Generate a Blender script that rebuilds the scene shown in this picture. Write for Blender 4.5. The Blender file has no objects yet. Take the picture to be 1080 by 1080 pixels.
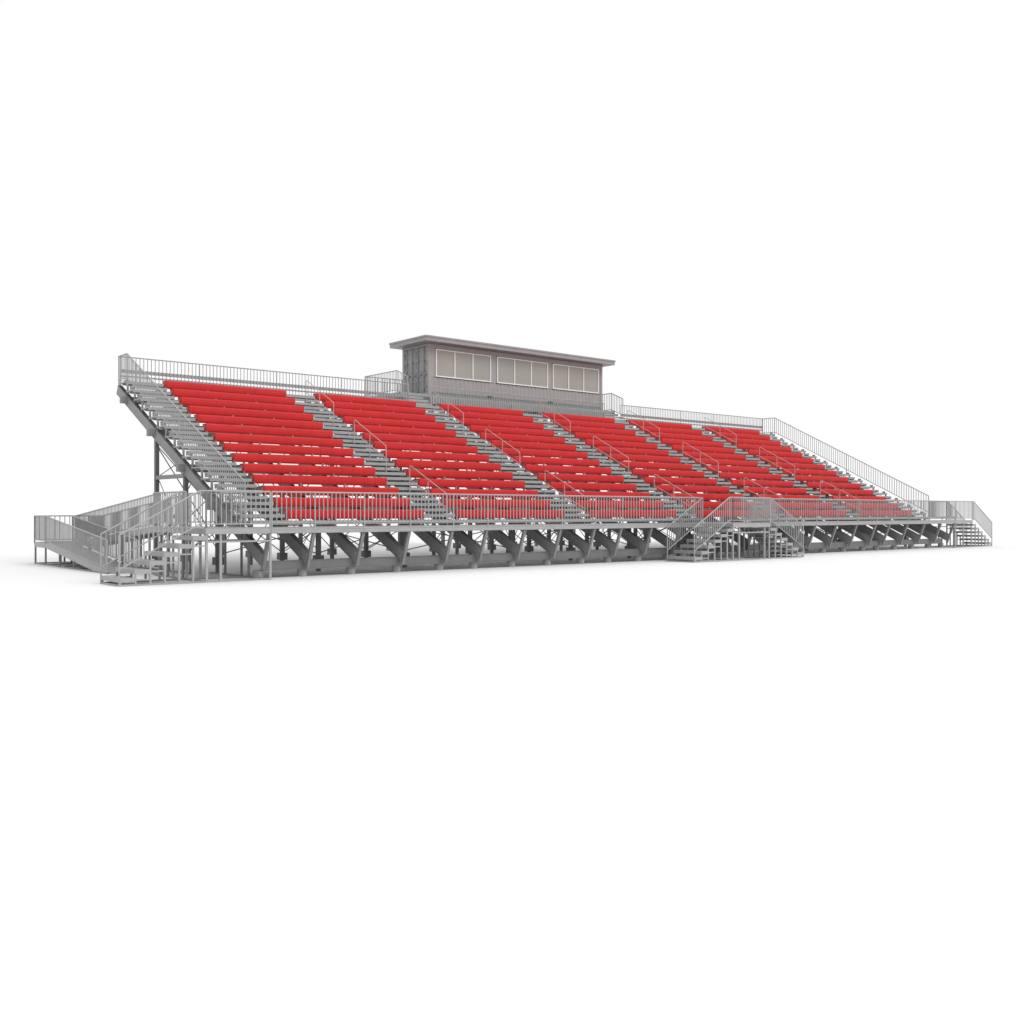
import bpy, math, random
from mathutils import Vector, Matrix
random.seed(7)
S = bpy.context.scene
C = S.collection

# ------------------------------------------------------------------ materials
def mat(name, col, rough=0.5, metal=0.0, var=0.06, scale=3.0, spec=0.5, bump=0.0):
    m = bpy.data.materials.new(name); m.use_nodes = True
    nt = m.node_tree; b = nt.nodes['Principled BSDF']
    b.inputs['Roughness'].default_value = rough
    b.inputs['Metallic'].default_value = metal
    b.inputs['Specular IOR Level'].default_value = spec
    tc = nt.nodes.new('ShaderNodeTexCoord')
    nz = nt.nodes.new('ShaderNodeTexNoise'); nz.inputs['Scale'].default_value = scale
    nz.inputs['Detail'].default_value = 4
    nt.links.new(tc.outputs['Object'], nz.inputs['Vector'])
    rp = nt.nodes.new('ShaderNodeValToRGB')
    rp.color_ramp.elements[0].position = 0.3; rp.color_ramp.elements[1].position = 0.7
    rp.color_ramp.elements[0].color = (*[c * (1 - var) for c in col], 1)
    rp.color_ramp.elements[1].color = (*[min(1, c * (1 + var)) for c in col], 1)
    nt.links.new(nz.outputs['Fac'], rp.inputs['Fac'])
    nt.links.new(rp.outputs['Color'], b.inputs['Base Color'])
    if bump:
        bp = nt.nodes.new('ShaderNodeBump'); bp.inputs['Strength'].default_value = bump
        bp.inputs['Distance'].default_value = 0.01
        nt.links.new(nz.outputs['Fac'], bp.inputs['Height'])
        nt.links.new(bp.outputs['Normal'], b.inputs['Normal'])
    return m

M = dict(
    galv=mat('galvanised_steel', (.325, .325, .325), .5),
    plank=mat('aluminium_plank', (.315, .319, .317), .45, var=.05),
    fascia=mat('deck_fascia_metal', (.33, .33, .33), .5),
    beam=mat('structural_steel', (.235, .235, .235), .6),
    shaded_steel=mat('shaded_structural_steel', (.16, .16, .16), .6),  # structural steel darkened: shade under the stand put into the base colour
    strut=mat('strut_steel', (.215, .215, .215), .55),
    red=mat('red_seat_plastic', (.55, .027, .028), .5, var=.05, scale=1.2, spec=.2),
    hand=mat('handrail_metal', (.40, .355, .34), .4),
    conc=mat('footing_concrete', (.29, .29, .285), .8, var=.1, scale=12),
    box=mat('container_paint', (.315, .294, .290), .55, var=.05, scale=2),
    door=mat('container_door_paint', (.26, .265, .262), .55, var=.08, scale=3),
    roof=mat('roof_metal', (.285, .268, .273), .5),
    frame=mat('white_window_frame', (.78, .74, .73), .4),
    pane=mat('window_pane', (.31, .302, .275), .22, var=.05, scale=.6, spec=.5),
    dark=mat('opening_shade', (.03, .03, .03), .8),
    ground=mat('white_ground', (.80, .80, .80), .9, var=.004, scale=.2, spec=0.0),
)

# ------------------------------------------------------------------ mesh builder
class MB:
    def __init__(s): s.v = []; s.f = []
    def box(s, x0, x1, y0, y1, z0, z1):
        n = len(s.v)
        s.v += [(x, y, z) for z in (z0, z1) for y in (y0, y1) for x in (x0, x1)]
        s.f += [tuple(n + i for i in q) for q in ((0, 2, 3, 1), (4, 5, 7, 6), (0, 1, 5, 4), (2, 6, 7, 3), (0, 4, 6, 2), (1, 3, 7, 5))]
        return s
    def bar(s, a, b, w, h=None, up=(0, 0, 1)):
        """rectangular bar from a to b, w across and h along 'up'"""
        h = h or w
        a = Vector(a); b = Vector(b); d = (b - a).normalized()
        u = Vector(up)
        if abs(d.dot(u)) > .99: u = Vector((0, 1, 0))
        r = d.cross(u).normalized(); u = r.cross(d).normalized()
        n = len(s.v)
        for p in (a, b):
            for (i, j) in ((-1, -1), (1, -1), (1, 1), (-1, 1)):
                s.v.append(tuple(p + r * (i * w / 2) + u * (j * h / 2)))
        s.f += [tuple(n + i for i in q) for q in ((0, 1, 2, 3), (4, 7, 6, 5), (0, 4, 5, 1), (1, 5, 6, 2), (2, 6, 7, 3), (3, 7, 4, 0))]
        return s
    def tube(s, a, b, r, k=8, cap=True, r2=None):
        a = Vector(a); b = Vector(b); d = (b - a).normalized()
        u = Vector((0, 0, 1)) if abs(d.z) < .99 else Vector((0, 1, 0))
        x = d.cross(u).normalized(); y = x.cross(d).normalized()
        n = len(s.v)
        for p, rr in ((a, r), (b, r2 or r)):
            for i in range(k):
                t = 2 * math.pi * i / k
                s.v.append(tuple(p + x * rr * math.cos(t) + y * rr * math.sin(t)))
        for i in range(k):
            j = (i + 1) % k
            s.f.append((n + i, n + j, n + k + j, n + k + i))
        if cap:
            s.f.append(tuple(n + i for i in reversed(range(k)))); s.f.append(tuple(n + k + i for i in range(k)))
        return s
    def prism_x(s, prof, x0, x1):
        """(y,z) profile extruded along x"""
        n = len(s.v); k = len(prof)
        for x in (x0, x1): s.v += [(x, y, z) for y, z in prof]
        for i in range(k):
            j = (i + 1) % k
            s.f.append((n + i, n + j, n + k + j, n + k + i))
        s.f.append(tuple(n + i for i in reversed(range(k)))); s.f.append(tuple(n + k + i for i in range(k)))
        return s
    def prism_y(s, prof, y0, y1):
        n = len(s.v); k = len(prof)
        for y in (y0, y1): s.v += [(x, y, z) for x, z in prof]
        for i in range(k):
            j = (i + 1) % k
            s.f.append((n + i, n + j, n + k + j, n + k + i))
        s.f.append(tuple(n + i for i in reversed(range(k)))); s.f.append(tuple(n + k + i for i in range(k)))
        return s
    def ibeam(s, a, b, w, h, tf=.025, tw=.016):
        """I section from a to b (centre line)"""
        a = Vector(a); b = Vector(b); d = (b - a).normalized()
        r = d.cross(Vector((0, 0, 1))).normalized(); u = r.cross(d).normalized()
        o = u * (h / 2 - tf / 2)
        s.bar(a + o, b + o, w, tf, u); s.bar(a - o, b - o, w, tf, u)
        s.bar(a, b, tw, h - 2 * tf + .002, u)
        return s
    def build(s, name, m, parent=None, smooth=False):
        me = bpy.data.meshes.new(name); me.from_pydata(s.v, [], s.f)
        me.update()
        import bmesh
        bm = bmesh.new(); bm.from_mesh(me); bmesh.ops.recalc_face_normals(bm, faces=bm.faces); bm.to_mesh(me); bm.free()
        if smooth:
            for p in me.polygons: p.use_smooth = True
            try: me.set_sharp_from_angle(angle=math.radians(40))
            except Exception: pass
        me.materials.append(M[m])
        o = bpy.data.objects.new(name, me); C.objects.link(o)
        if parent:
            o.parent = parent
            o.matrix_parent_inverse = inv(parent)
        return o
def inv(p):
    # parts carry world coordinates; a part's own world matrix is the identity
    return Matrix.Identity(4) if p.parent else Matrix.Translation(-p.location)

def thing(name, label, cat, loc, group=None):
    o = bpy.data.objects.new(name, None); C.objects.link(o); o.location = loc
    o.empty_display_size = .5
    o['label'] = label; o['category'] = cat
    if group: o['group'] = group
    return o

# ------------------------------------------------------------------ dimensions (metres)
FZ = 1.545; RI = .398; RU = .8; SL = RI / RU       # deck level, row rise, row run
NR = 14
def floor(k): return FZ + (k - 1) * RI
def ystart(k): return (k - 1) * RU                # front face of the seat of row k
AW = 1.49; PITCH = 6.765; X0 = .78
SECT = [(X0 + AW + i * PITCH, X0 + AW + i * PITCH + PITCH - AW) for i in range(6)]
SECT = [(2.27, 7.54), (9.03, 14.31), (15.78, 21.02), (22.49, 27.77), (29.02, 34.39), (35.72, 41.09)]
XE = 42.57
YF = -1.79; YBK = 11.3
frames = [X0]
for a, b in SECT:
    w = (b - a) / 3
    frames += [a, a + w, a + 2 * w, b]
frames.append(XE)
AISLES = [(X0, SECT[0][0])] + [(SECT[i][1], SECT[i + 1][0]) for i in range(5)] + [(SECT[5][1], XE)]

def rail(pts, h=1.07, low=.11, gap=.152, rb=.017, rt=.024, posts=True, post_down=0.0, b0=True, b1=True):
    """guard railing over a line of floor points"""
    m = MB()
    P = [Vector(p) for p in pts]
    up = Vector((0, 0, 1))
    for i in range(len(P) - 1):
        a, b = P[i], P[i + 1]
        m.tube(a + up * h, b + up * h, rt, 8); m.tube(a + up * low, b + up * low, rb + .003, 6)
        L = (b - a).to_2d().length
        n = max(1, round(L / gap))
        for k in range(1, n):
            q = a.lerp(b, k / n)
            m.tube(q + up * low, q + up * (h - .01), rb, 6, cap=False)
    if posts:
        for i, p in enumerate(P):
            if (i == 0 and not b0) or (i == len(P) - 1 and not b1): continue
            m.tube(p - up * post_down, p + up * h, .026, 8)
    return m

# ------------------------------------------------------------------ ground
g = MB(); N = 1500
g.v = [(-N, -N, 0), (N, -N, 0), (N, N, 0), (-N, N, 0)]; g.f = [(0, 1, 2, 3)]
go = g.build('ground', 'ground'); go['kind'] = 'structure'

# ------------------------------------------------------------------ grandstand
G = thing('grandstand', 'long grandstand with fourteen rows of red bench seats on a grey steel frame', 'grandstand', (21.7, 4.0, 0))

# raking frames
def zr(y): return 1.45 + .4935 * y                    # top of the raking beam
ang = math.atan(SL); ca = math.cos(ang)
COLF = [0, 2, 4, 7, 9, 11, 13, 15, 17, 19, 21, 23, 25]
def col_rows(fi): return (1.96, 4.66, 7.38) if fi == 0 else (1.2, 3.85, 6.45, 9.1)
for fi, X in enumerate(frames):
    D = .42; m = MB(); tf = .03
    ye = 11.36; m.prism_x([(-1.42, zr(-1.42)), (-1.28, zr(-1.28) - D), (ye + .16, zr(ye + .16) - D), (ye, zr(ye))], X - .078, X + .078)
    m.prism_x([(-1.425, zr(-1.425)), (-1.412, zr(-1.412) - tf), (ye, zr(ye) - tf), (ye - .01, zr(ye - .01))], X - .085, X + .085)
    m.prism_x([(-1.29, zr(-1.29) - D + tf), (-1.275, zr(-1.275) - D), (ye + .16, zr(ye + .16) - D), (ye + .15, zr(ye + .15) - D + tf)], X - .085, X + .085)
    m.prism_x([(-1.42, zr(-1.42) - .002), (-1.28, zr(-1.28) - D + .002), (-1.265, zr(-1.265) - D + .002), (-1.405, zr(-1.405) - .002)], X - .08, X + .08)
    R = m.build('raker_beam', 'beam', G)
    m = MB(); m.bar((X, -1.30, .30), (X, -1.70, 1.37), .10, .10, (0, -1, 0))
    m.build('strut', 'strut', R)
    # stepped brackets between raker and planks
    m = MB()
    for k in range(2, NR + 2):
        y = ystart(k - 1)
        zb = floor(k) - .10
        m.box(X - .03, X + .03, y + .02, y + .09, zr(y + .05) - .03, zb)
        m.box(X - .03, X + .03, y + .09, y + .60, zb + .005, zb + .054)
        m.box(X - .025, X + .025, y + .09, y + .26, zb + .1, floor(k) + .10)
    m.build('step_bracket', 'strut', R)
    for y in (col_rows(fi) if fi in COLF else ()):
        m = MB(); zt = zr(y) - D + .01
        m.box(X - .07, X + .07, y - .07, y - .056, .40, zt); m.box(X - .07, X + .07, y + .056, y + .07, .40, zt)
        m.box(X - .062, X + .062, y - .056, y + .056, .40, zt)
        m.build('column', 'shaded_steel', R)
        m = MB(); m.box(X - .14, X + .14, y - .14, y + .14, .29, .54)
        m.tube((X, y, -.05), (X, y, .29), .085, 14)
        m.build('base_block', 'shaded_steel', R)
    m = MB(); m.tube((X, -.93, -.05), (X, -.93, .235), .15, 20)
    m.build('footing', 'conc', R, smooth=True)
# longitudinal members
for seg in ((.86, 14.6), (14.62, 28.6), (28.62, 42.4)):
    m = MB()
    m.box(seg[0], seg[1], -1.15, -.88, .495, .515); m.box(seg[0], seg[1], -1.15, -.88, .235, .255)
    m.box(seg[0], seg[1], -1.135, -1.12, .255, .495)
    m.build('grade_beam', 'shaded_steel', G)  # occlusion shade on the beam put into its darker colour
for y, z in ((10.3, zr(10.3) - .04), (7.42, zr(7.42) - .06), (4.6, zr(4.6) - .06), (1.96, zr(1.96) - .08)):
    m = MB(); m.box(.45, 42.90, y - .10, y + .10, z - .26, z)
    m.build('purlin', 'beam', G)
# cross bracing between the column lines
for fa, fb in zip(COLF[:-1], COLF[1:]):
    a, b = frames[fa], frames[fb]
    for q, yb in enumerate(col_rows(fb)):
        ya = col_rows(fa)[min(q, len(col_rows(fa)) - 1)]
        za, zb = zr(ya) - .55, zr(yb) - .55
        m = MB()
        m.tube((a, ya + .1, .60), (b, yb + .1, zb), .02, 6); m.tube((a, ya + .14, za), (b, yb + .14, .60), .02, 6)
        m.build('cross_brace', 'shaded_steel', G)
for fi in COLF:
    X = frames[fi]; r = col_rows(fi)
    m = MB()
    for ya, yb in zip(r[:-1], r[1:]):
        zm = 3.27 if ya > 4 else .6
        zl = zr(ya) - .5
        if ya > 4:
            m.tube((X + .1, ya, .62), (X + .1, yb, 3.15), .016, 6); m.tube((X + .13, ya, 3.1), (X + .13, yb, .62), .016, 6)
            m.tube((X + .12, yb, 3.36), (X + .12, ya + .45, zr(ya + .45) - .1), .016, 6)
        else:
            m.tube((X + .1, ya, .62), (X + .1, yb, zl + .3), .016, 6); m.tube((X + .13, ya, zl), (X + .13, yb, .62), .016, 6)
    m.build('side_brace', 'shaded_steel', G)
    ya, yb = r[1 if fi == 0 else 2] + .07, r[2 if fi == 0 else 3] - .07
    m = MB(); m.box(X - .06, X + .06, ya, yb, 3.20, 3.34); m.build('tie_beam', 'beam', G)

# benches (84)
prof = [(.020, .555), (.006, .53), (0, .49), (0, .39), (.012, .30), (.045, .238), (.35, .43), (.35, .545), (.34, .555)]
for si, (a, b) in enumerate(SECT):
    n = 11; w = (b - a) / n
    me = None
    for k in range(1, NR + 1):
        if me is None:
            m = MB()
            for q in range(n):
                m.prism_x([(y, z) for y, z in prof], a + q * w + .002, a + (q + 1) * w - .002)
            m.prism_x([(.032, .551), (.006, .48), (.006, .40), (.022, .30), (.06, .25), (.33, .44), (.33, .551)], a + .02, b - .02)
            for xe in (a - .022, b + .002):
                m.prism_x([(.02, .01), (.02, .30), (.005, .40), (.005, .48), (.03, .55), (.35, .55)], xe, xe + .02)
            o = m.build('bench', 'red', None); me = o.data
            mesh = me
        else:
            o = bpy.data.objects.new('bench', mesh); C.objects.link(o)
        o.parent = G; o.matrix_parent_inverse = inv(G)
        o.location = (0, ystart(k), floor(k))
# foot planks: one run per row, full length
for k in range(2, NR + 2):
    y = ystart(k - 1); z = floor(k)
    m = MB()
    m.box(.70, 42.65, y + .36, y + (.77 if k <= NR else .795), z - .045, z)
    m.box(.70, 42.65, y + .36, y + .372, z - .135, z - .045)
    for a, b in SECT: m.box(a, a + .55, y + .36, y + .372, z - .385, z - .245)
    for a, b in AISLES:
        a2 = .70 if a < 1 else a + .004; b2 = 42.65 if b > 42 else b - .10
        m.box(a2, b2, y, y + .35, z - .045, z - .001)
        m.box(a2, b2, y, y + .012, z - .108, z - .045)
    m.build('foot_plank', 'plank', G)
# half steps in every aisle
for ai, (a, b) in enumerate(AISLES):
    for k in range(2, NR + 2):
        y = ystart(k - 1); z = floor(k) - RI / 2
        m = MB(); m.box(a + .03, b - .09, y - .36, y - .06, z - .045, z)
        m.box(a + .03, b - .09, y - .36, y - .348, z - .108, z - .045)
        for xx in (a + .06, b - .13): m.box(xx, xx + .02, y - .34, y - .02, z - .16, z - .045)
        m.build('half_step', 'plank', G)
# aisle handrails
for (a, b) in AISLES[1:6]:
    X = (a + b) / 2
    for (ya, yb) in ((10.0, 7.62), (5.97, 3.60), (1.98, -.40)):
        def top(y): return 2.765 + SL * y if y > -.3 else 2.63
        m = MB(); ym = (ya + yb) / 2
        for y in (ya, ym, yb):
            k = max(1, math.ceil((y + .001) / RU) + 1)
            m.tube((X, y, floor(k) - .02), (X, y, top(y) - .03), .016, 8)
        za, zb = top(ya), top(yb)
        m.tube((X, ya, za - .03), (X, ya - .06, za - .01), .016, 8)
        m.tube((X, ya - .06, za - .01), (X, yb + .06, zb + .04), .016, 8)
        m.tube((X, yb + .06, zb + .04), (X, yb, zb - .03), .016, 8)
        m.tube((X, ya, za - .52), (X, yb, zb - .48), .015, 8)
        m.build('aisle_handrail', 'hand', G, smooth=True)

# front walkway deck
for q in range(6):
    m = MB(); y0 = YF + .06 + q * .29
    m.box(-.0 + .70, 42.60, y0, y0 + .28, FZ - .05, FZ)
    m.build('deck_plank', 'plank', G)
m = MB(); m.box(.80, 42.55, YF - .0, YF + .05, 1.375, 1.535); m.box(.80, 42.55, YF - .012, YF + .0, 1.50, 1.535)
m.box(.80, 42.55, YF - .012, YF, 1.375, 1.40)
m.build('deck_fascia', 'fascia', G)
for y in (-.95, -.1):
    m = MB(); m.box(.8, 42.5, y - .04, y + .04, 1.35, 1.49); m.build('deck_joist', 'beam', G)
# front guard railing in panels
OPEN = (20.5, 23.25)
def panels(x0, x1):
    xs = [x for x in frames if x0 + .5 < x < x1 - .5]
    return [x0] + xs + [x1]
for x0, x1 in ((.83, OPEN[0]), (OPEN[1], 42.55)):
    xs = panels(x0, x1)
    for i in range(len(xs) - 1):
        m = rail([(xs[i], YF + .01, FZ), (xs[i + 1], YF + .01, FZ)], low=.15, post_down=.17, b1=(i == len(xs) - 2))
        m.box(xs[i], xs[i + 1], YF + .03, YF + .045, FZ + .09, FZ + .21)
        m.build('guard_railing', 'galv', G)
# side guard railings following the slope, and level part on the top walkway
for X in (X0 - .06, XE + .06):
    f = lambda y: 1.96 + SL * y
    m = rail([(X, YBK, 7.117), (X, 10.36, 7.117), (X, 5.1, f(5.1)), (X, -.18, f(-.18))], post_down=.25, low=.13, gap=.15)
    m.build('side_railing', 'galv', G)
# back guard railing
for xa, xb in ((X0, 14.5), (15.8, 27.85), (29.2, XE)):
    xs = [xa] + [x for x in frames[2:-2:2] if xa + .6 < x < xb - .6] + [xb]
    for i in range(len(xs) - 1):
        m = rail([(xs[i], YBK, 7.117), (xs[i + 1], YBK, 7.117)], post_down=.1, b1=(i == len(xs) - 2))
        if xa != 15.8:
            m.box(xs[i], xs[i + 1], YBK + .03, YBK + .05, 7.55, 7.695)
            m.box(xs[i], xs[i + 1], YBK + .03, YBK + .05, 7.39, 7.455)
        m.build('back_railing', 'galv', G)
m = MB(); m.box(15.78, 27.87, YBK + .04, YBK + .06, 7.40, 7.68); m.box(15.78, 27.87, YBK + .06, YBK + .08, 7.60, 7.68)
m.build('kick_plate', 'fascia', G)
# raised platform behind the top row, with its two short flights
PXO = 15.75
PX0, PX1, PY0, PY1 = 14.5, 29.5, 12.1, 15.35
m = MB()
for q in range(11): m.box(PX0, PX1, PY0 + q * .295, PY0 + q * .295 + .285, 7.863, 7.913)
m.build('rear_platform', 'plank', G)
m = MB(); m.box(PX0, PX1, 11.38, 11.66, 7.47, 7.515); m.box(PX0, PX1, 11.67, 12.0, 7.47, 7.515); m.box(PX0, PX1, 11.38, 11.39, 7.40, 7.47); m.box(PX0, PX1, 12.08, 12.095, 7.78, 7.86)
for (y, z) in ((11.02, 7.316), (11.78, 7.714)): m.box(PX0 + .05, PXO - .05, y, y + .28, z - .045, z); m.box(PX0 + .05, PXO - .05, y - .002, y + .01, z - .12, z - .045)
for (y, z) in ((11.02, 7.316), (11.78, 7.714)): m.box(27.9, PX1 - .03, y, y + .28, z - .045, z); m.box(27.9, PX1 - .03, y - .002, y + .01, z - .12, z - .045)
m.build('platform_step', 'plank', G)
m = MB()
for y in (12.15, 15.25): m.box(PX0, PX1, y - .06, y + .06, 7.62, 7.86)
for x in [x for x in frames if PX0 < x < PX1]: m.box(x - .05, x + .05, 12.2, 15.2, 7.64, 7.86)
m.build('platform_beam', 'shaded_steel', G)
for x in [x for x in frames if PX0 < x < PX1][::2]:
    m = MB(); m.box(x - .08, x + .08, 15.0, 15.16, 0, 7.62); m.build('rear_column', 'beam', G)
for X in (PX0 + .02, PX1 - .02):
    m = rail([(X, PY1 - .05, 7.913), (X, 12.35, 7.913), (X, 11.42, 7.515)], post_down=.05, gap=.14)
    m.build('platform_railing', 'galv', G)
m = rail([(PX0, PY1 - .05, 7.913), (PX1, PY1 - .05, 7.913)], post_down=.05); m.build('platform_railing', 'galv', G)

# ------------------------------------------------------------------ press box
B = thing('press_box', 'grey corrugated press box with three wide windows and overhanging flat roof', 'press box', (22.9, 13.9, 7.913))
bx0, bx1, by0, by1, bz0, bz1 = 16.66, 29.09, 12.70, 15.10, 8.01, 10.60
WIN = [(17.10, 20.70), (21.12, 24.78), (25.15, 28.76)]; wz0, wz1 = 8.94, 10.36
def corr(m, x0, x1, y, z0, z1, period=.278, dep=.036, th=.012, axis='x', flip=1):
    """trapezoid corrugated sheet"""
    n = max(1, round((x1 - x0) / period)); p = (x1 - x0) / n
    pts = []
    for i in range(n):
        s = x0 + i * p
        pts += [(s, 0), (s + p * .26, 0), (s + p * .5, dep), (s + p * .76, dep)]
    pts.append((x1, 0))
    for (a, da), (b, db) in zip(pts[:-1], pts[1:]):
        k = len(m.v)
        for (u, d) in ((a, da), (b, db)):
            for t in (0, th):
                for z in (z0, z1):
                    m.v.append((u, y + d + t, z) if axis == 'x' else (y + d + t, u, z))
        m.f += [tuple(k + i for i in q) for q in ((0, 1, 5, 4), (2, 6, 7, 3), (0, 4, 6, 2), (1, 3, 7, 5), (0, 2, 3, 1), (4, 5, 7, 6))]
m = MB()
corr(m, bx0 + .16, bx1 - .16, by0 + .02, bz0 + .16, wz0 - .03)
m.build('front_wall', 'box', B)
m = MB()
m.box(bx0 + .16, bx1 - .16, by0 + .02, by0 + .06, wz1 + .03, bz1 - .12)
gaps = [(bx0 + .16, WIN[0][0] - .03), (WIN[0][1] + .03, WIN[1][0] - .03), (WIN[1][1] + .03, WIN[2][0] - .03), (WIN[2][1] + .03, bx1 - .16)]
for a, b in gaps: m.box(a, b, by0 + .022, by0 + .062, wz0 - .027, wz1 + .027)
m.build('wall_panel', 'box', B)
m = MB(); corr(m, bx0 + .16, bx1 - .16, by1 - .06, bz0 + .16, bz1 - .12)
m.build('rear_wall', 'box', B)
m = MB(); corr(m, by0 + .16, by1 - .16, bx1 - .07, bz0 + .16, bz1 - .12, axis='y')
m.build('end_wall', 'box', B)
m = MB()
for y in (by0, by1 - .12):
    m.box(bx0 + .16, bx1 - .16, y, y + .12, bz1 - .12, bz1)
m.box(bx1 - .16, bx1, by0 + .16, by1 - .16, bz0, bz0 + .16); m.box(bx1 - .16, bx1, by0 + .16, by1 - .16, bz1 - .12, bz1)
m.box(bx0, bx0 + .16, by0 + .16, by1 - .16, bz0, bz0 + .15); m.box(bx0, bx0 + .16, by0 + .16, by1 - .16, bz1 - .13, bz1)
m.build('top_rail', 'box', B)
for y in (by0, by1 - .12):
    m = MB(); m.box(bx0 + .16, bx1 - .16, y + .03, y + .12, bz0, bz0 + .155); m.box(bx0 + .16, bx1 - .16, y, y + .03, bz0 + .125, bz0 + .155); m.box(bx0 + .16, bx1 - .16, y, y + .03, bz0, bz0 + .03)
    m.build('base_rail', 'strut', B)  # darker than the box paint: contact shade at the base put into colour
for x in (bx0, bx1 - .16):
    for y in (by0, by1 - .16):
        m = MB(); m.box(x, x + .16, y, y + .16, bz0 + .12, bz1 - .12)
        p = m.build('corner_post', 'box', B)
        for z in (bz0, bz1 - .12):
            m = MB(); m.box(x - .006, x + .166, y - .006, y + .166, z, z + .12)
            m.build('corner_casting', 'box', p)
m = MB(); m.box(bx0 + .1, bx1 - .1, by0 + .1, by1 - .1, bz0 + .02, bz0 + .12); m.build('floor', 'door', B)
# forklift pockets: solid blocks, shade of the openings put into their colour
for xc in (20.65, 24.98):
    for dx in (-.09, .09):
        m = MB(); m.box(xc + dx - .07, xc + dx + .07, by0 - .006, by0 + .05, bz0 + .1, bz0 + .2); m.build('fork_pocket', 'dark', B)
for x in (16.8, 20.0, 22.9, 25.8, 28.9):
    m = MB(); m.box(x - .1, x + .1, by0 + .05, by1 - .05, 7.914, bz0 + .01); m.build('bearer', 'beam', B)
# doors on the left end
ym = (by0 + by1) / 2
for (a, b) in ((by0 + .17, ym - .012), (ym + .012, by1 - .17)):
    z0, z1 = bz0 + .17, bz1 - .15
    m = MB(); m.box(bx0 + .045, bx0 + .075, a, b, z0, z1)
    # outer frame and horizontal pressed ribs
    for (u, v) in ((a, a + .05), (b - .05, b)): m.box(bx0 + .02, bx0 + .045, u, v, z0, z1)
    zz = z0
    for q in range(5):
        m.box(bx0 + .025, bx0 + .045, a + .05, b - .05, zz, zz + .16); zz += (z1 - z0 - .16) / 4
    d = m.build('door', 'door', B)
    for y in (a + .25, b - .25):
        m = MB(); m.tube((bx0 - .005, y, z0 - .08), (bx0 - .005, y, z1 + .08), .02, 8)
        for z in (z0 + .1, z0 + .7, z0 + 1.5, z1 - .1): m.box(bx0 - .02, bx0 + .02, y - .04, y + .04, z, z + .06)
        m.build('locking_bar', 'strut', d)
        m = MB(); m.bar((bx0 - .03, y, z0 + .86), (bx0 - .03, y - .24, z0 + .90), .02, .04); m.box(bx0 - .035, bx0 + .02, y - .27, y - .21, z0 + .85, z0 + .93)
        m.build('handle', 'beam', d)
    m = MB()
    for z in (z0 + .2, z0 + .8, z0 + 1.4, z0 + 2.0):
        ye = a - .0 if a < ym - .5 else b
        m.box(bx0 - .01, bx0 + .03, ye - .05, ye + .05, z, z + .1)
    m.build('hinge', 'beam', d)
# windows
for (a, b) in WIN:
    m = MB(); t = .055; y0, y1 = by0 - .03, by0 + .07
    m.box(a, b, y0, y1, wz1 - t, wz1); m.box(a, b, y0, y1, wz0, wz0 + t)
    w = (b - a - t) / 3
    for q in range(4): m.box(a + q * w, a + q * w + t, y0 + (.004 if 0 < q < 3 else 0), y1 - .004, wz0 + t, wz1 - t)
    W = m.build('window', 'frame', B)
    for q in range(3):
        m = MB(); m.box(a + q * w + t, a + (q + 1) * w, by0 + .015, by0 + .03, wz0 + t, wz1 - t)
        m.build('pane', 'pane', W)
# roof
m = MB(); rx0, rx1, ry0, ry1 = 16.08, 29.52, 12.10, 15.42
m.box(rx0, rx1, ry0, ry1, 10.615, 10.86)
rf = m.build('roof', 'roof', B)
m = MB()
for (a, b, c, d) in ((rx0 - .03, rx1 + .03, ry0 - .03, ry0 + .0), (rx0 - .03, rx1 + .03, ry1, ry1 + .03), (rx0 - .03, rx0, ry0, ry1), (rx1, rx1 + .03, ry0, ry1)):
    m.box(a, b, c, d, 10.80, 10.885)
m.build('drip_edge', 'roof', rf)

# ------------------------------------------------------------------ stairs
NS = 6; RUN = .405; RISE = FZ / 7
def flight(T, xt, sgn, ya, yb, off=.17, far_level=True):
    """xt: x of the flight's top edge, runs down along sgn*x; ya near side, yb far side"""
    for i in range(NS):                            # i = 0 lowest
        xo = xt + sgn * (NS - i) * RUN; xi = xo - sgn * RUN
        z = RISE * (i + 1); x0, x1 = min(xo, xi), max(xo, xi)
        m = MB(); m.box(x0 - .0, x1 + .0, ya, yb, z - .045, z)
        m.box(x0, x1, ya - .012, ya, z - .12, z + .003); m.box(x0, x1, yb, yb + .012, z - .12, z + .003)
        xn = xo - sgn * .006; m.box(min(xn, xn + sgn * .012), max(xn, xn + sgn * .012), ya, yb, z - .12, z + .002)
        t = m.build('tread', 'plank', T)
        for y in (ya + .03, yb - .03):
            m = MB()
            m.box(xo - .027 - sgn * .03, xo + .027 - sgn * .03, y - .027, y + .027, 0.0, z - .046)
            if i > 0:
                zz = z - RISE - .06
                m.box(x0, x1, y - .018, y + .018, zz - .02, zz + .02)
            m.build('leg', 'galv', T)
    m = MB(); xb = xt + sgn * NS * RUN
    a, b = min(xt, xb), max(xt, xb)
    for y in (ya + .03, yb - .03): m.box(a, b, y - .03, y + .03, .004, .05)
    for xx in (xb - sgn * .03, xt): m.box(xx - .03, xx + .03, ya + .06, yb - .06, .004, .05)
    m.build('base_frame', 'galv', T)
    for y in (ya, yb):
        e = .02 if y == ya else -.02
        m = MB()
        A = Vector((xb, y + e, RISE + .10)); Bv = Vector((xt + sgn * off, y + e, FZ))
        mm = rail([A, Bv] + ([(xt, y + e, FZ)] if off > .05 and (y == ya or far_level) else []), low=.13, gap=.13, post_down=.0)
        mm.tube((xb, y + e, 0), (xb, y + e, RISE + .12), .026, 8)
        mm.build('stair_railing', 'galv', T)

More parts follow.
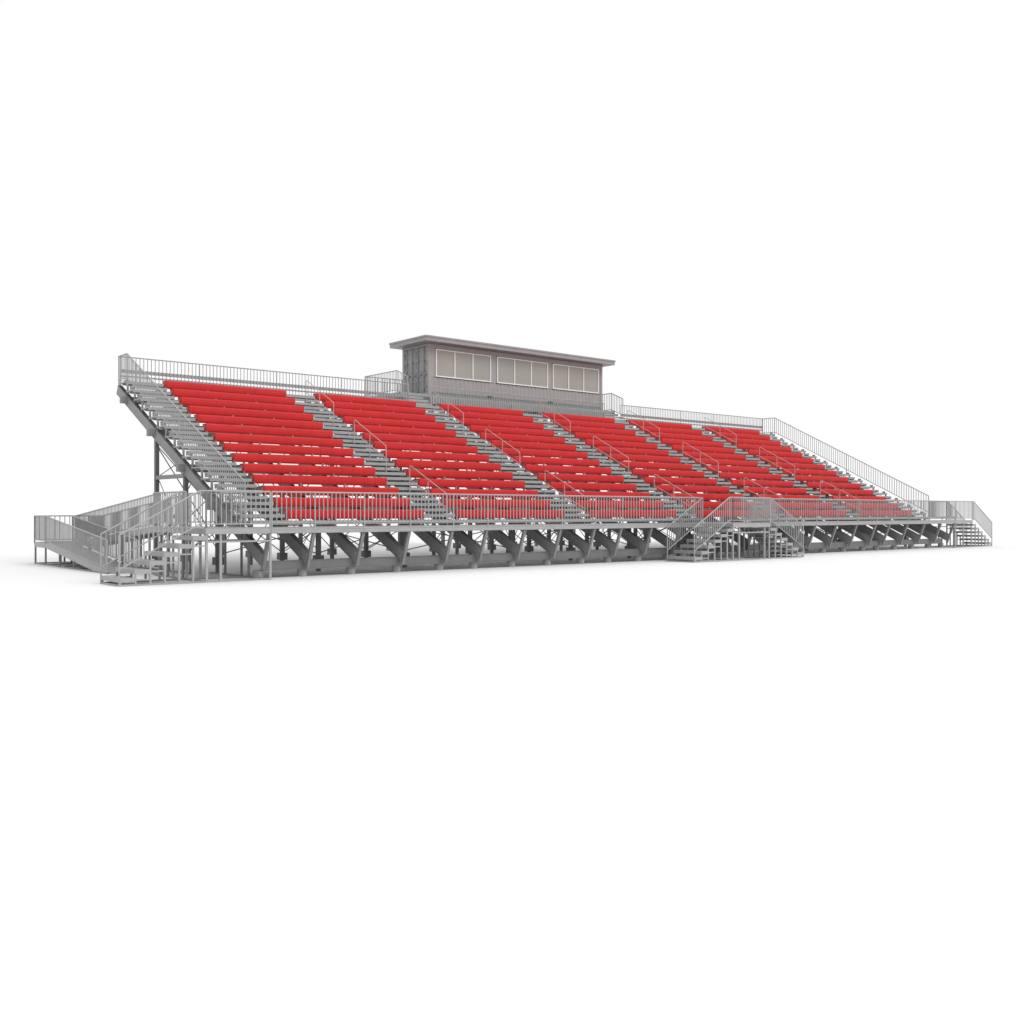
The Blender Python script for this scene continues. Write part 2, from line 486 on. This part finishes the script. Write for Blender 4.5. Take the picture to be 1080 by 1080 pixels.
def platform(T, x0, x1, y0, y1, legs_x, fasc=('f',)):
    m = MB(); n = max(1, round((y1 - y0) / .29)); w = (y1 - y0) / n
    for q in range(n): m.box(x0, x1, y0 + q * w, y0 + (q + 1) * w - .01, FZ - .05, FZ - .001)
    m.build('deck', 'plank', T)
    m = MB()
    m.box(x0, x1, y0 - .05, y0, 1.375, 1.533); m.box(x0, x1, y1 - .0, y1 + .05, 1.375, 1.533)
    m.box(x0, x0 + .05, y0, y1, 1.37, 1.492); m.box(x1 - .05, x1, y0, y1, 1.37, 1.492)
    m.build('fascia', 'fascia', T)
    for x in legs_x:
        for y in (y0 + .01, y1 - .03):
            m = MB(); m.box(x - .032, x + .032, y - .032, y + .032, 0, 1.374); m.build('leg', 'galv', T)
    for y in (y0 + .01, y1 - .03):
        m = MB(); m.box(legs_x[0], legs_x[-1], y - .022, y + .022, 1.13, 1.18); m.build('frame_rail', 'galv', T)
    m = MB()
    for y in (y0 + .01, y1 - .03): m.box(legs_x[0], legs_x[-1], y - .026, y + .026, .006, .048)
    for x in (legs_x[0], legs_x[-1]): m.box(x - .024, x + .024, y0, y1, .008, .046)
    m.build('base_frame', 'galv', T)

# left entry stair with its top platform and the access ramp joined to it
T = thing('entry_stairs', 'grey steel entry stairs at the left end of the grandstand, beside the ramp', 'stairs', (-1.2, -1.0, 0), 'entry stairs to the walkway')
flight(T, -1.2, -1, YF, -.25)
platform(T, -1.2, .76, YF + .05, -.25, [-1.17, -.75, .80])
rail([(-1.2, YF + .02, FZ), (.78, YF + .02, FZ)], post_down=.16, low=.12).build('guard_railing', 'galv', T)
rail([(-1.18, -.25, FZ), (-1.18, 0.0, FZ)], post_down=.1, gap=.08, low=.12).build('guard_railing', 'galv', T)

R_ = thing('access_ramp', 'grey switchback wheelchair ramp with railings left of the entry stairs', 'ramp', (-1.0, 7.0, 0))
LZ = .79; LY0, LY1 = 11.15, 12.65; RX0, RXm, RX1 = -2.05, -1.03, .0
# top landing behind the stair platform
m = MB()
for q in range(8): m.box(-1.2, .72, -.18 + q * .31, -.18 + q * .31 + .3, FZ - .05, FZ - .001)
m.build('top_landing', 'plank', R_)
m = MB(); m.box(-1.2, -1.15, -.18, 2.3, 1.375, 1.49); m.box(.67, .72, -.18, 2.3, 1.375, 1.49); m.box(-1.2, .72, 2.3, 2.34, 1.375, 1.535)
m.build('fascia', 'fascia', R_)
def slab(x0, x1, ya, za, yb, zb, name, th=.05, m_='galv'):
    m = MB(); m.prism_x([(ya, za), (yb, zb), (yb, zb - th), (ya, za - th)], x0, x1)
    for x in (x0, x1 - .04):                       # side channels
        m.prism_x([(ya, za + .06), (yb, zb + .06), (yb, zb - .14), (ya, za - .14)], x - .006 if x == x0 else x + .006, x + .034 if x == x0 else x + .046)
    return m.build(name, m_, R_)
slab(RXm + .05, RX1, LY0, LZ, 2.34, FZ, 'ramp_surface')
slab(RX0, RXm - .05, LY0, LZ, 4.1, .03, 'ramp_surface')
m = MB(); m.box(RX0, RX1, LY0, LY1, LZ - .05, LZ); m.box(RX0 - .006, RX0 + .04, LY0, LY1, LZ - .14, LZ + .06); m.box(RX1 - .04, RX1 + .006, LY0, LY1, LZ - .14, LZ + .06)
m.box(RX0, RX1, LY1, LY1 + .04, LZ - .14, LZ + .06)
m.build('lower_landing', 'galv', R_)
def zup(y): return LZ + (FZ - LZ) * (LY0 - y) / (LY0 - 2.34)
def zlo(y): return LZ - (LZ - .03) * (LY0 - y) / (LY0 - 4.1)
rail([(RX0, LY1, LZ), (RX0, LY0, LZ), (RX0, 4.1, .03)], low=.14, gap=.145, rb=.0165).build('guard_railing', 'galv', R_)
rail([(RX0, LY1, LZ), (RX1, LY1, LZ)], low=.14, gap=.19).build('guard_railing', 'galv', R_)
rail([(RX1, LY1, LZ), (RX1, LY0, LZ), (RX1, 2.34, FZ)], low=.14, gap=.145, rb=.0165).build('guard_railing', 'galv', R_)
rail([(RXm - .05, LY0, LZ), (RXm - .05, 4.1, .03)], low=.14, gap=.145, rb=.0165).build('guard_railing', 'galv', R_)
rail([(RXm + .05, LY0, LZ), (RXm + .05, 2.34, FZ), (-1.18, 2.34, FZ), (-1.18, 0.02, FZ)], low=.14, gap=.145, rb=.0165).build('guard_railing', 'galv', R_)
rail([(RX1, 2.36, FZ), (.70, 2.36, FZ), (.70, 0.1, FZ)], low=.14, gap=.145, rb=.0165).build('guard_railing', 'galv', R_)
for y in (12.6, 11.2, 9.4, 7.65, 5.75):
    for x in (RX0 + .02, RXm - .07):
        z = LZ if y > 11 else zlo(y)
        m = MB(); m.box(x - .03, x + .03, y - .03, y + .03, 0, z - .05 if y > 11 else z - .05); m.build('leg', 'beam', R_)
for y in (12.6, 11.2, 9.4, 7.65, 5.9, 4.1, 2.3):
    for x in (RXm + .07, RX1 - .02):
        z = LZ if y > 11 else zup(max(y, 2.34))
        m = MB(); m.box(x - .03, x + .03, y - .03, y + .03, 0, z - .05); m.build('leg', 'beam', R_)
for y in (0.0, 1.2):
    for x in (-1.17, .69):
        m = MB(); m.box(x - .03, x + .03, y - .03, y + .03, 0, FZ - .05); m.build('leg', 'beam', R_)
m = MB()
for x in (RX0 + .02, RXm - .07, RXm + .07, RX1 - .02): m.box(x - .03, x + .03, 4.1 if x < RXm else 2.3, 12.6, .004, .05)
for y in (12.6, 11.2, 9.4, 7.65): m.box(RX0, RX1, y - .03, y + .03, .006, .046)
m.build('base_frame', 'beam', R_)
for x in (-1.17, .69):
    m = MB(); m.box(x - .03, x + .03, -.1, 2.3, .004, .05); m.build('base_frame', 'beam', R_)

# central double stair
T = thing('entry_stairs', 'grey steel double stairs in front of the middle of the grandstand, one flight each way', 'stairs', (22.0, -2.5, 0), 'entry stairs to the walkway')
cy0, cy1 = -3.30, -1.84
flight(T, 20.74, -1, cy0, cy1, .22, False); flight(T, 23.27, 1, cy0, cy1, .02, False)
platform(T, 20.74, 23.27, cy0 + .05, cy1 - .06, [20.77, 21.18, 22.92, 23.24])
rail([(20.74, cy0 + .02, FZ), (23.27, cy0 + .02, FZ)], post_down=.16, low=.12, gap=.13).build('guard_railing', 'galv', T)

# right entry stair
T = thing('entry_stairs', 'grey steel entry stairs descending at the far right end of the grandstand', 'stairs', (44.6, -1.0, 0), 'entry stairs to the walkway')
flight(T, 44.6, 1, YF, -.25)
platform(T, 42.62, 44.6, YF + .05, -.25, [42.66, 43.6, 44.57])
rail([(42.62, YF + .02, FZ), (44.6, YF + .02, FZ)], post_down=.16, low=.12).build('guard_railing', 'galv', T)
rail([(42.66, -.22, FZ), (44.6, -.22, FZ)], post_down=.1, low=.12).build('guard_railing', 'galv', T)

# ------------------------------------------------------------------ camera
cam = bpy.data.cameras.new('camera'); co = bpy.data.objects.new('camera', cam); C.objects.link(co)
co.location = (-12.854, -29.4, 2.012); co.rotation_euler = (math.radians(90), 0, -.694)
cam.sensor_width = 36; cam.lens = 36 * math.exp(-.0163); cam.clip_end = 5000
S.camera = co

# ------------------------------------------------------------------ light
w = bpy.data.worlds.new('World'); S.world = w; w.use_nodes = True
bg = w.node_tree.nodes['Background']; bg.inputs['Color'].default_value = (1, 1, 1, 1); bg.inputs['Strength'].default_value = 1.0
sun = bpy.data.lights.new('key_light', 'SUN'); sun.energy = 1.3; sun.angle = math.radians(32)
so = bpy.data.objects.new('key_light', sun); C.objects.link(so)
d = Vector((-.35, 1.0, -1.05)); so.rotation_euler = d.to_track_quat('-Z', 'Y').to_euler()

S.render.engine = 'CYCLES'
vs = S.view_settings; vs.view_transform = 'Standard'; vs.look = 'None'; vs.exposure = 0.0; vs.gamma = 1.0; vs.use_curve_mapping = False
